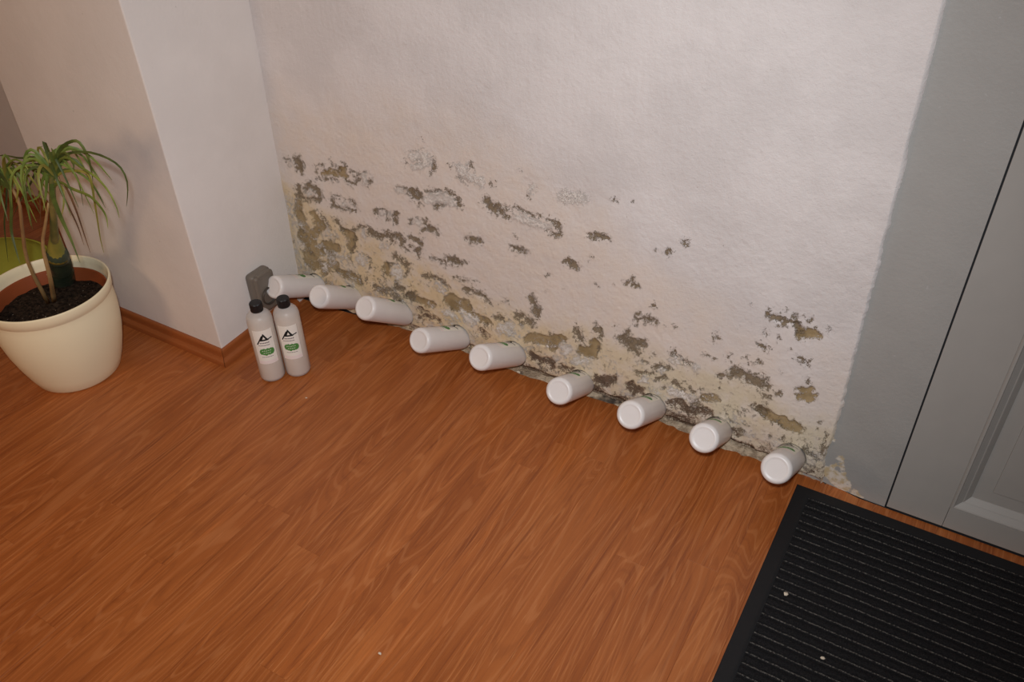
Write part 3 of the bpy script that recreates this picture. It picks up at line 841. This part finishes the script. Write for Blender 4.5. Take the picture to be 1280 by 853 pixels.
M_CAP = plain('black_cap', lin(24, 23, 25), 0.45, 0.4, 0.1)
M_LABEL = plain('label_paper', lin(243, 238, 228), 0.5, 0.3, 0.03)
M_INK = plain('black_ink', lin(30, 34, 34), 0.5, 0.3, 0.1)
M_GREYINK = plain('grey_ink', lin(120, 108, 110), 0.5, 0.3, 0.1)
M_GREEN = plain('green_ink', lin(84, 142, 72), 0.5, 0.3, 0.2, 300)
M_PINK = plain('pale_pink_ink', lin(242, 228, 224), 0.5, 0.3, 0.03)
RB = 0.037

def cyl_fill(name, cols, r, mat, parent):
    """flat print wrapped on the bottle: cols = (s, z_low, z_high) along the girth"""
    vs, fs = [], []
    for s, z0, z1 in cols:
        a = s / RB
        vs += [(r * math.sin(a), -r * math.cos(a), z0), (r * math.sin(a), -r * math.cos(a), z1)]
    for i in range(len(cols) - 1):
        fs.append((2 * i, 2 * i + 2, 2 * i + 3, 2 * i + 1))
    return mesh_obj(name, vs, fs, mat, parent)

def cyl_strokes(name, lines, w, r, mat, parent):
    vs, fs = [], []
    for (s0, z0), (s1, z1) in lines:
        L = math.hypot(s1 - s0, z1 - z0)
        n = max(1, int(L / 0.002))
        nx, nz = -(z1 - z0) / L * w / 2, (s1 - s0) / L * w / 2
        b = len(vs)
        for i in range(n + 1):
            s, z = s0 + (s1 - s0) * i / n, z0 + (z1 - z0) * i / n
            for k in (-1, 1):
                a = (s + k * nx) / RB
                vs.append((r * math.sin(a), -r * math.cos(a), z + k * nz))
        for i in range(n):
            fs.append((b + 2 * i, b + 2 * i + 2, b + 2 * i + 3, b + 2 * i + 1))
    return mesh_obj(name, vs, fs, mat, parent)

BODY = [(0, 0.0014), (0.022, 0.0014), (0.0250, 0.0011), (0.0266, 0.0002), (0.0282, 0.0), (0.0310, 0.0008), (0.0340, 0.0032), (0.0360, 0.0070), (0.037, 0.0125), (0.037, 0.205), (0.0367, 0.212), (0.0355, 0.219), (0.033, 0.2255), (0.0285, 0.231), (0.0225, 0.2355), (0.0165, 0.2385), (0.0145, 0.2405), (0.0143, 0.2430), (0.0143, 0.2600), (0.0125, 0.2600), (0.0125, 0.2480), (0, 0.2480)]

def bottle(standing):
    name = 'standing_bottle' if standing else 'injection_bottle'
    r = empty(name)
    lathe('body', BODY, M_PLASTIC_CLEAR if standing else M_PLASTIC, r, 56)
    if standing:
        lq = [(0, 0.0065), (0.026, 0.0065), (0.033, 0.006), (0.0355, 0.011), (0.0358, 0.200), (0.0, 0.200)]
        lathe('liquid', lq, M_LIQUID, r, 48)
        c = lathe('cap', [(0, 0.240), (0.0175, 0.240), (0.0182, 0.2412), (0.0182, 0.2645), (0.0165, 0.2672), (0, 0.2675)], M_CAP, r, 60, smooth=False, ridge=0.03)
    z0, z1 = 0.072, 0.192
    hs = 0.029
    N = 30
    lb = cyl_fill('label', [(-hs + 2 * hs * i / N, z0, z1) for i in range(N + 1)], RB + 0.0003, M_LABEL, r)
    R2 = RB + 0.0006
    # logo: dark triangle with a light heart, a long foot to the left and a wing to the right
    cx, zt = 0.001, z1 - 0.010
    tri = []
    for i in range(19):
        s = -0.0135 + 0.027 * i / 18
        top = zt - 0.026 * abs(s) / 0.0135
        tri.append((cx + s, zt - 0.026, max(top, zt - 0.0259)))
    lg = cyl_fill('logo', tri, R2, M_INK, lb)
    cyl_fill('logo_heart', [(cx - 0.0042 + 0.0084 * i / 8, zt - 0.0205, zt - 0.0205 + 0.0095 * (1 - abs(i - 4) / 4.0) + 0.0002) for i in range(9)], R2 + 0.0002, M_LABEL, lb)
    cyl_strokes('logo_foot', [((cx - 0.004, zt - 0.008), (cx - 0.0215, zt - 0.038)), ((cx + 0.006, zt - 0.0235), (cx + 0.024, zt - 0.0195))], 0.0036, R2 + 0.0001, M_INK, lb)
    cyl_strokes('text_line', [((-0.013 + q * 0.0047, zt - 0.0335), (-0.013 + q * 0.0047 + 0.0036, zt - 0.0335)) for q in range(6)], 0.0038, R2, M_GREYINK, lb)
    cyl_strokes('text_line', [((-0.018 + q * 0.0030, zt - 0.042), (-0.018 + q * 0.0030 + 0.0022, zt - 0.042)) for q in range(11)], 0.0026, R2, M_GREYINK, lb)
    rr = random.Random(7)
    spl = []
    for i in range(25):
        s = -0.0215 + 0.043 * i / 24
        k = math.sqrt(max(0.0, 1 - (abs(s) / 0.0218) ** 4))
        spl.append((s + 0.002, zt - 0.066 - k * rr.uniform(0.0095, 0.0135), zt - 0.066 + k * rr.uniform(0.0105, 0.0145)))
    cyl_fill('green_splash', spl, R2, M_GREEN, lb)
    cyl_strokes('splash_lettering', [((-0.012 + q * 0.0056, zt - 0.063 + 0.0015 * (q % 2)), (-0.012 + q * 0.0056 + 0.0034, zt - 0.061)) for q in range(5)] + [((-0.009 + q * 0.0056, zt - 0.070), (-0.009 + q * 0.0056 + 0.0036, zt - 0.069)) for q in range(4)], 0.0016, R2 + 0.0002, M_LABEL, lb)
    cyl_strokes('text_line', [((-0.015 + q * 0.0036, zt - 0.084), (-0.015 + q * 0.0036 + 0.0026, zt - 0.084)) for q in range(9)], 0.0020, R2, M_GREYINK, lb)
    cyl_fill('label_band', [(-hs + 2 * hs * i / N, z0 + 0.001, z0 + 0.013) for i in range(N + 1)], R2, M_PINK, lb)
    return r

ordinal = ['first', 'second', 'third', 'fourth', 'fifth', 'sixth', 'seventh', 'eighth', 'ninth']
proto = bottle(False)
for i, (bx, by, bz, tilt, yaw) in enumerate(BOT):
    o = proto if i == 0 else copy_tree(proto)
    t, y = math.radians(tilt), math.radians(yaw)
    ax = Vector((math.sin(y) * math.cos(t), math.cos(y) * math.cos(t), -math.sin(t)))
    end = Vector((bx, by, bz))
    base = end - ax * 0.225
    up = Vector((0, 0, 1))
    sx = ax.cross(up).normalized()
    upv = sx.cross(ax).normalized()
    roll = math.radians(-12)       # label turned up and a little to the left
    front = upv * math.cos(roll) + sx * math.sin(roll)
    side = ax.cross(front)
    # local -Y faces 'front', local Z runs along the axis
    yv = -front
    xv = yv.cross(ax).normalized()
    o.matrix_world = Matrix(((xv.x, yv.x, ax.x, base.x), (xv.y, yv.y, ax.y, base.y), (xv.z, yv.z, ax.z, base.z), (0, 0, 0, 1)))
    where = {0: 'leftmost white bottle pushed neck first into the wall, beside the grey socket', 8: 'rightmost white bottle pushed neck first into the wall, nearest the black mat'}.get(
        i, 'white bottle pushed neck first into the wall base, %s from the left' % ordinal[i])
    o['label'] = where
    o['category'] = 'bottle'
    o['group'] = 'bottles pushed into the damp wall'

sb = bottle(True)
def stand(o, x, y, face, label):
    o.location = (x, y, 0.0002)
    o.rotation_euler = (0, 0, math.radians(face))
    o['label'] = label
    o['category'] = 'bottle'
    o['group'] = 'labelled bottles standing on the floor'
sb2 = copy_tree(sb)
stand(sb, -1.652, 1.302, 47, 'standing white bottle with black cap, the left and nearer of the pair')
stand(sb2, -1.600, 1.357, 38, 'standing white bottle with black cap, the right and farther of the pair')

# ---------------------------------------------------------------- wall socket on the pillar's side
M_SOCK = plain('grey_socket_plastic', lin(116, 107, 97), 0.4, 0.4, 0.05)
M_SOCK_D = plain('dark_socket_insert', lin(72, 64, 57), 0.45, 0.4, 0.05)
def socket():
    wx = -1.8415
    r = empty('wall_socket', (wx, 1.472, 0.157), 'grey surface mounted power socket low on the pillar side', 'socket')
    box('back_box', 0.0, 0.036, -0.041, 0.041, -0.070, 0.070, M_SOCK, r, 0.016, 5, True)
    bm = box_bm(0.030, 0.048, -0.037, 0.037, -0.065, 0.065, 0.0085, 4)
    bm_obj('cover_frame', bm, M_SOCK, r, True)
    # round insert with rim, contacts and earth pin
    ins = lathe('round_insert', [(0.030, 0.0), (0.030, 0.006), (0.0275, 0.0075), (0.0255, 0.006), (0.0245, -0.012), (0, -0.012)], M_SOCK_D, r, 40)
    ins.location = (0.0475, 0, -0.012)
    ins.rotation_euler = (0, math.radians(90), 0)
    for s in (-1, 1):
        h = lathe('contact_hole', [(0.0032, -0.0118), (0.0026, -0.0112), (0, -0.0115)], M_CAP, ins, 14)
        h.location = (0, s * 0.0095, 0)
    p = lathe('earth_pin', [(0.0024, -0.012), (0.0024, -0.001), (0.0016, 0.0008), (0, 0.001)], M_DOOR, ins, 14)
    p.location = (-0.0105, 0, 0)
    box('hinge', 0.034, 0.050, -0.026, 0.026, 0.058, 0.069, M_SOCK, r, 0.003, 2)
    return r
socket()

# ---------------------------------------------------------------- potted plant
M_POT = plain('cream_pot', lin(253, 241, 206), 0.42, 0.4, 0.03, 12)
M_INPOT = plain('terracotta_inner_pot', lin(150, 76, 40), 0.6, 0.3, 0.08)
def soil_mat():
    k = NT('potting_soil', 0.95, 0.1)
    co = k.coord()
    c = k.mix(k.rng(k.noise(co, 90, 4, 0.7), 0.35, 0.65), lin(26, 20, 16), lin(66, 54, 44))
    c = k.mix(k.rng(k.noise(co, 140, 2), 0.70, 0.74), c, lin(190, 180, 165))
    k.color(c)
    k.bump(k.noise(co, 120, 4, 0.7), 0.008, 1.0)
    return k.m
def leaf_mat(name, c1, c2):
    k = NT(name, 0.5, 0.35)
    co = k.coord()
    k.color(k.mix(k.rng(k.noise(co, 14, 3), 0.35, 0.65), c1, c2))
    return k.m
M_LEAF = [leaf_mat('leaf_green', lin(88, 108, 44), lin(132, 146, 66)), leaf_mat('leaf_dark', lin(66, 78, 34), lin(98, 110, 50)),
          leaf_mat('leaf_yellowing', lin(128, 130, 58), lin(150, 138, 62)), leaf_mat('leaf_brown', lin(96, 68, 46), lin(128, 92, 60))]
M_CANE = leaf_mat('pale_cane', lin(150, 118, 78), lin(172, 142, 96))
M_STEM = leaf_mat('green_stem', lin(96, 98, 52), lin(140, 128, 74))
M_TAG = plain('dark_green_sleeve', lin(62, 74, 58), 0.4, 0.4, 0.15, 30)
M_WHITE = plain('white_print', lin(214, 214, 210), 0.5)

POT = Vector((-2.204, 1.034, 0.0003))
def smooth_curve(pts, n):
    P = [Vector(p) for p in pts]
    P = [P[0] * 2 - P[1]] + P + [P[-1] * 2 - P[-2]]
    out = []
    segs = len(P) - 3
    for i in range(n + 1):
        t = i / n * segs
        k = min(int(t), segs - 1)
        t -= k
        a, b, c, d = P[k:k + 4]
        out.append(0.5 * ((2 * b) + (c - a) * t + (2 * a - 5 * b + 4 * c - d) * t * t + (3 * b - a - 3 * c + d) * t ** 3))
    return out

def leaf(parent, pts, w, mat, n=12, hint=None):
    C = smooth_curve(pts, n)
    vs, fs = [], []
    # blade width: part across the arc, part along the line of sight from the room
    view = Vector(CAM) - (POT + C[n // 2])
    view.normalize()
    a = random.uniform(-0.85, 0.85)
    for i, p in enumerate(C):
        t = i / n
        tan = (C[min(i + 1, n)] - C[max(i - 1, 0)]).normalized()
        b = tan.cross(view)
        if b.length < 0.15:
            b = tan.orthogonal()
        b.normalize()
        s = b * math.cos(a) + tan.cross(b) * math.sin(a)
        nr = tan.cross(s)
        ww = w * (0.7 + 0.3 * min(1, t * 5)) * (1 - t ** 3) + 0.0008
        vs += [p - s * ww / 2 + nr * ww * 0.18, p, p + s * ww / 2 + nr * ww * 0.18]
    for i in range(n):
        for k in range(2):
            fs.append((i * 3 + k, i * 3 + k + 1, i * 3 + k + 4, i * 3 + k + 3))
    return mesh_obj('leaf', vs, fs, mat, parent, True)

def tube(name, pts, radii, mat, parent, seg=10, n=14):
    C = smooth_curve(pts, n)
    vs, fs = [], []
    for i, p in enumerate(C):
        t = i / n * (len(radii) - 1)
        k = min(int(t), len(radii) - 2)
        r = radii[k] + (radii[k + 1] - radii[k]) * (t - k)
        tan = (C[min(i + 1, n)] - C[max(i - 1, 0)]).normalized()
        a = tan.orthogonal().normalized()
        b = tan.cross(a)
        for q in range(seg):
            an = 2 * math.pi * q / seg
            vs.append(p + (a * math.cos(an) + b * math.sin(an)) * r)
    for i in range(n):
        for q in range(seg):
            fs.append((i * seg + q, i * seg + (q + 1) % seg, (i + 1) * seg + (q + 1) % seg, (i + 1) * seg + q))
    fs += [tuple(range(seg - 1, -1, -1)), tuple(range(n * seg, n * seg + seg))]
    return mesh_obj(name, vs, fs, mat, parent, True)

def plant():
    r = empty('potted_plant', POT, 'arching grassy leaved houseplant in a round cream plastic pot', 'plant')
    H = 0.301
    prof = [(0, 0.003), (0.108, 0.003), (0.112, 0.0), (0.117, 0.0), (0.122, 0.006), (0.135, 0.040), (0.149, 0.085), (0.160, 0.130), (0.167, 0.175), (0.1700, 0.215), (0.1695, 0.245), (0.1685, 0.262), (0.1692, 0.2655), (0.1725, 0.2685), (0.1750, 0.285), (0.1760, 0.297), (0.1750, 0.3005), (0.1722, 0.3012), (0.1700, 0.299), (0.1680, 0.280), (0.1640, 0.250), (0.158, 0.215), (0, 0.21)]
    lathe('pot', prof, M_POT, r, 80)
    lathe('inner_pot', [(0.150, 0.212), (0.1595, 0.262), (0.1605, 0.2665), (0.1580, 0.2680), (0.1560, 0.264), (0.148, 0.214)], M_INPOT, r, 64)
    # soil: lumpy disc
    vs, fs = [(0, 0, 0.238)], []
    NR, NS = 26, 72
    for i in range(1, NR + 1):
        rr_ = 0.1515 * i / NR
        for k in range(NS):
            a = 2 * math.pi * k / NS
            x, y = rr_ * math.cos(a), rr_ * math.sin(a)
            h = 0.236 + 0.006 * float(fbm(np.array([x]), np.array([y]), 60, 3, 5)[0]) - 0.010 * (i / NR) ** 3
            vs.append((x, y, h))
    for k in range(NS):
        fs.append((0, 1 + k, 1 + (k + 1) % NS))
    for i in range(NR - 1):
        for k in range(NS):
            a, b = 1 + i * NS, 1 + (i + 1) * NS
            fs.append((a + k, b + k, b + (k + 1) % NS, a + (k + 1) % NS))
    mesh_obj('soil', vs, fs, soil_mat(), r)
    # leaves traced from the photo on an upright plane through the pot, then spread in depth
    def P(zx, zy, dep=0.0):
        px, py = zx / 5.018, 160 + zy / 5.018
        d = Vector(ray(px, py))
        t = (POT.y + dep) / d.y
        return Vector(CAM) + d * t - POT
    def traced(pts, w, m, dep0=0.0, dep1=0.0):
        n = len(pts) - 1
        q = [P(x, y, dep0 + (dep1 - dep0) * i / n) for i, (x, y) in enumerate(pts)]
        leaf(r, q, w * 0.64, M_LEAF[m], 16)
    # stems: main trunk with crown, second crown at the left, pale canes
    zs = 0.232
    def soil_pt(p):
        return Vector((p.x, p.y, zs))
    def S_(px, py, z=0.232):
        d = Vector(ray(px, py))
        return Vector(CAM) + d * ((z - CAM[2]) / d.z) - POT
    b1 = S_(78, 349)
    tube('stem', [b1, P(352, 780, 0.03), P(335, 560, 0.01), P(330, 420), P(325, 300), P(318, 200)], [0.017, 0.013, 0.009, 0.008, 0.007, 0.004], M_STEM, r)
    b2 = Vector((-0.045, -0.03, zs - 0.01))
    tube('stem', [S_(61, 380), P(178, 850, -0.04), P(140, 640, -0.05), P(120, 470, -0.05), P(70, 370, -0.05), P(45, 300, -0.05)], [0.006, 0.005, 0.0045, 0.004, 0.004, 0.003], M_CANE, r)
    tube('stem', [S_(68, 378), P(312, 930, -0.02), P(268, 740, -0.02), P(287, 590, -0.01), P(305, 470)], [0.007, 0.006, 0.0045, 0.004, 0.003], M_CANE, r)
    # dark green nursery sleeve round the foot of the main stem, with a scrap of white print
    sl = tube('sleeve', [b1 - Vector((0, 0, 0.006)), b1 * 0.55 + P(362, 800, 0.03) * 0.45, P(362, 800, 0.03), P(356, 770, 0.03)], [0.036, 0.034, 0.030, 0.022], M_TAG, r, 16, 8)
    tube('leaf_sheath', [P(362, 815, 0.028), P(352, 760, 0.026), P(345, 690, 0.022), P(337, 640, 0.018)], [0.028, 0.022, 0.014, 0.008], M_LEAF[2], r, 14, 8)
    q = S_(80, 341, 0.252) + Vector((-0.012, -0.045, 0.012))
    mesh_obj('print_scrap', [q, q + Vector((0.016, 0.010, 0.002)), q + Vector((0.016, 0.010, 0.006)), q + Vector((0, 0, 0.004))], [(0, 1, 2, 3)], M_WHITE, sl)
    # traced leaves
    T = [([(330, 330), (345, 220), (380, 130), (450, 85), (500, 95), (550, 180), (575, 280), (582, 335)], .012, 1, 0, .03),
         ([(335, 320), (360, 200), (430, 155), (560, 150), (680, 190), (760, 250), (800, 340), (800, 440), (793, 495)], .011, 1, 0, .02),
         ([(335, 330), (370, 215), (420, 190), (500, 245), (600, 310), (680, 400), (730, 500), (748, 565)], .011, 0, 0, -.04),
         ([(335, 330), (365, 225), (440, 250), (540, 310), (600, 380), (652, 472)], .011, 0, 0, .05),
         ([(330, 400), (370, 345), (450, 385), (560, 430), (630, 500), (665, 560), (677, 632)], .014, 0, 0, -.05),
         ([(330, 330), (380, 285), (450, 270), (540, 280), (572, 340), (590, 450), (608, 560), (630, 700), (652, 785)], .009, 2, 0, .04),
         ([(335, 350), (365, 340), (390, 410), (440, 510), (490, 620), (527, 735)], .010, 3, 0, .05),
         ([(335, 350), (390, 340), (430, 400), (480, 520), (520, 640), (567, 785)], .009, 3, 0, .06),
         ([(322, 330), (325, 400), (340, 460), (380, 560), (440, 690), (502, 845)], .017, 1, 0, -.10),
         ([(325, 330), (300, 200), (280, 108)], .013, 1, 0, .02), ([(328, 330), (345, 190), (322, 125)], .014, 0, 0, -.03),
         ([(322, 330), (260, 260), (238, 180), (240, 140), (268, 112)], .008, 1, 0, .04),
         ([(320, 300), (290, 205), (200, 185), (120, 190), (20, 172), (-40, 190)], .009, 1, 0, .05),
         ([(320, 310), (280, 220), (180, 212), (80, 235), (0, 262), (-50, 300)], .010, 0, 0, .02),
         ([(320, 330), (240, 265), (150, 255), (95, 310), (60, 420)], .010, 0, 0, -.03),
         ([(320, 340), (240, 275), (195, 350), (145, 430), (80, 560)], .013, 1, 0, .05),
         ([(320, 350), (270, 320), (245, 400), (250, 490), (256, 612)], .009, 3, 0, .03),
         ([(322, 340), (300, 300), (290, 420), (270, 520)], .014, 0, 0, -.05),
         ([(320, 300), (240, 225), (120, 250), (30, 300), (-10, 380)], .009, 1, 0, .06),
         ([(330, 320), (300, 260), (265, 330), (240, 430), (150, 470)], .012, 0, 0, -.04),
         ([(330, 310), (410, 260), (470, 290), (500, 370), (522, 490)], .007, 1, 0, .06),
         ([(335, 330), (390, 380), (400, 470), (385, 560)], .008, 2, 0, -.04),
         ([(330, 300), (395, 160), (455, 220), (462, 262)], .012, 1, 0, -.02)]
    for pts, w, m, d0, d1 in T:
        traced(pts, w, m, d0, d1)
    T2 = [([(50, 345), (25, 230), (28, 180)], .013, 2), ([(50, 345), (15, 300), (-40, 330)], .010, 0), ([(50, 350), (75, 300), (140, 280), (212, 258)], .010, 1),
          ([(45, 350), (42, 480), (30, 620), (52, 842)], .010, 1), ([(55, 355), (70, 480), (70, 640), (95, 750), (125, 850)], .011, 1),
          ([(50, 345), (40, 250), (90, 200), (150, 230), (200, 300)], .009, 0), ([(48, 345), (0, 260), (-60, 280), (-90, 380)], .011, 0),
          ([(50, 350), (80, 320), (110, 380), (100, 470)], .012, 2), ([(48, 350), (60, 280), (95, 260), (85, 340)], .011, 0), ([(48, 350), (20, 370), (0, 450), (-10, 560)], .010, 0)]
    for pts, w, m in T2:
        traced(pts, w, m, -0.05, -0.05 + random.uniform(-.06, .06))
    # leaves on the far side and towards the viewer, which the trace does not hold
    for crown, cnt in ((P(325, 240), 18), (P(45, 320, -0.05), 14)):
        for k in range(cnt):
            a = 2 * math.pi * (k + random.random() * 0.6) / cnt
            o_ = Vector((math.cos(a), math.sin(a), 0))
            L = random.uniform(0.07, 0.13)
            if POT.y + (crown + o_ * L).y > 1.26:
                L *= 0.5
            h = random.uniform(0.01, 0.05)
            leaf(r, [crown - Vector((0, 0, 0.03)), crown + o_ * L * .35 + Vector((0, 0, h)), crown + o_ * L * .75 + Vector((0, 0, h * .3)), crown + o_ * L + Vector((0, 0, -random.uniform(.05, .12)))], random.uniform(.005, .008), M_LEAF[random.choice((0, 0, 1, 1, 2))], 10)
    return r
plant()

# lime green cushion on the floor in the niche behind the pot
M_LIME = plain('lime_fabric', lin(182, 188, 74), 0.85, 0.15, 0.06, 60, 0.001, 400)
def cushion():
    r = empty('floor_cushion', (-2.88, 1.15, 0.0003), 'lime green round cushion on the floor behind the cream pot', 'cushion')
    prof = [(0, 0.0), (0.20, 0.0), (0.235, 0.010), (0.250, 0.030), (0.250, 0.055), (0.238, 0.076), (0.205, 0.090), (0.12, 0.098), (0, 0.100)]
    lathe('body', prof, M_LIME, r, 56)
    lathe('piping', [(0.2425, 0.066), (0.2475, 0.069), (0.2480, 0.074), (0.2430, 0.077), (0.2380, 0.074)], M_LIME, r, 56)
cushion()

# ---------------------------------------------------------------- rubble along the foot of the damaged wall
def rubble_material():
    k = NT('wall_rubble', 0.95, 0.1)
    co = k.coord()
    n = k.noise(co, 30, 4, 0.65)
    n2 = k.noise(co, 190, 4, 0.7)
    c = k.mix(k.rng(n, 0.42, 0.6), lin(172, 150, 126), lin(222, 200, 172))
    c = k.mix(k.rng(n2, 0.58, 0.72, 0, 0.7), c, lin(88, 76, 68))
    c = k.mix(k.rng(n2, 0.42, 0.32, 0, 0.6), c, lin(214, 200, 182))
    c = k.mix(k.rng(k.noise(co, 11, 3), 0.58, 0.66, 0, 0.9), c, lin(58, 52, 50))
    k.color(c)
    k.bump(n2, 0.006, 1.0)
    return k.m
def rubble():
    nx, ny = 420, 18
    xs = np.linspace(-1.56, -0.10, nx)
    vs = []
    for j in range(ny):
        v = j / (ny - 1)
        for x in xs:
            ye = floor_edge(x) - 0.006 + 0.005 * float(vnoise(np.array([x * 60]), np.array([0.0]), 8)[0])
            y = ye + v * (1.745 - ye)
            h = 0.0008 + (0.008 + 0.010 * v) * (0.5 + 0.5 * float(fbm(np.array([x]), np.array([y]), 55, 3, 21)[0])) * min(1, v * 4)
            vs.append((x, y, h))
    fs = [(j * nx + i, j * nx + i + 1, (j + 1) * nx + i + 1, (j + 1) * nx + i) for j in range(ny - 1) for i in range(nx - 1)]
    mesh_obj('plaster_rubble', vs, fs, rubble_material(), None, True, 'crumbled plaster and dirt along the foot of the damaged wall', 'rubble', None, 'stuff')
rubble()

# small crumbs lying about
def crumb(px, py, size, label, mat, z=0.0):
    d = ray(px, py)
    p = CAM + d * ((z - CAM[2]) / d[2])
    bm = bmesh.new()
    bmesh.ops.create_icosphere(bm, subdivisions=1, radius=size)
    for v in bm.verts:
        v.co = Vector((v.co.x * random.uniform(.7, 1.6), v.co.y * random.uniform(.6, 1.1), v.co.z * random.uniform(.35, .6)))
    zmin = min(v.co.z for v in bm.verts)
    o = bm_obj('plaster_crumb', bm, mat, label=label, cat='crumb')
    o.location = (p[0], p[1], z - zmin)
M_CRUMB = plain('crumb', lin(214, 200, 180), 0.9)
crumb(475, 818, 0.0036, 'tiny pale crumb lying on the bare floor near the bottom', M_CRUMB)
crumb(383, 498, 0.0030, 'tiny pale crumb on the floor below the standing bottles', M_CRUMB)
crumb(648, 466, 0.0060, 'pale plaster crumb at the floor edge by the fifth bottle', M_CRUMB)
crumb(982, 744, 0.0055, 'largest bit of pale lint on the black mat', M_CRUMB, 0.0062)
crumb(1028, 824, 0.0050, 'small bit of grey lint lower on the black mat', M_CRUMB, 0.0062)
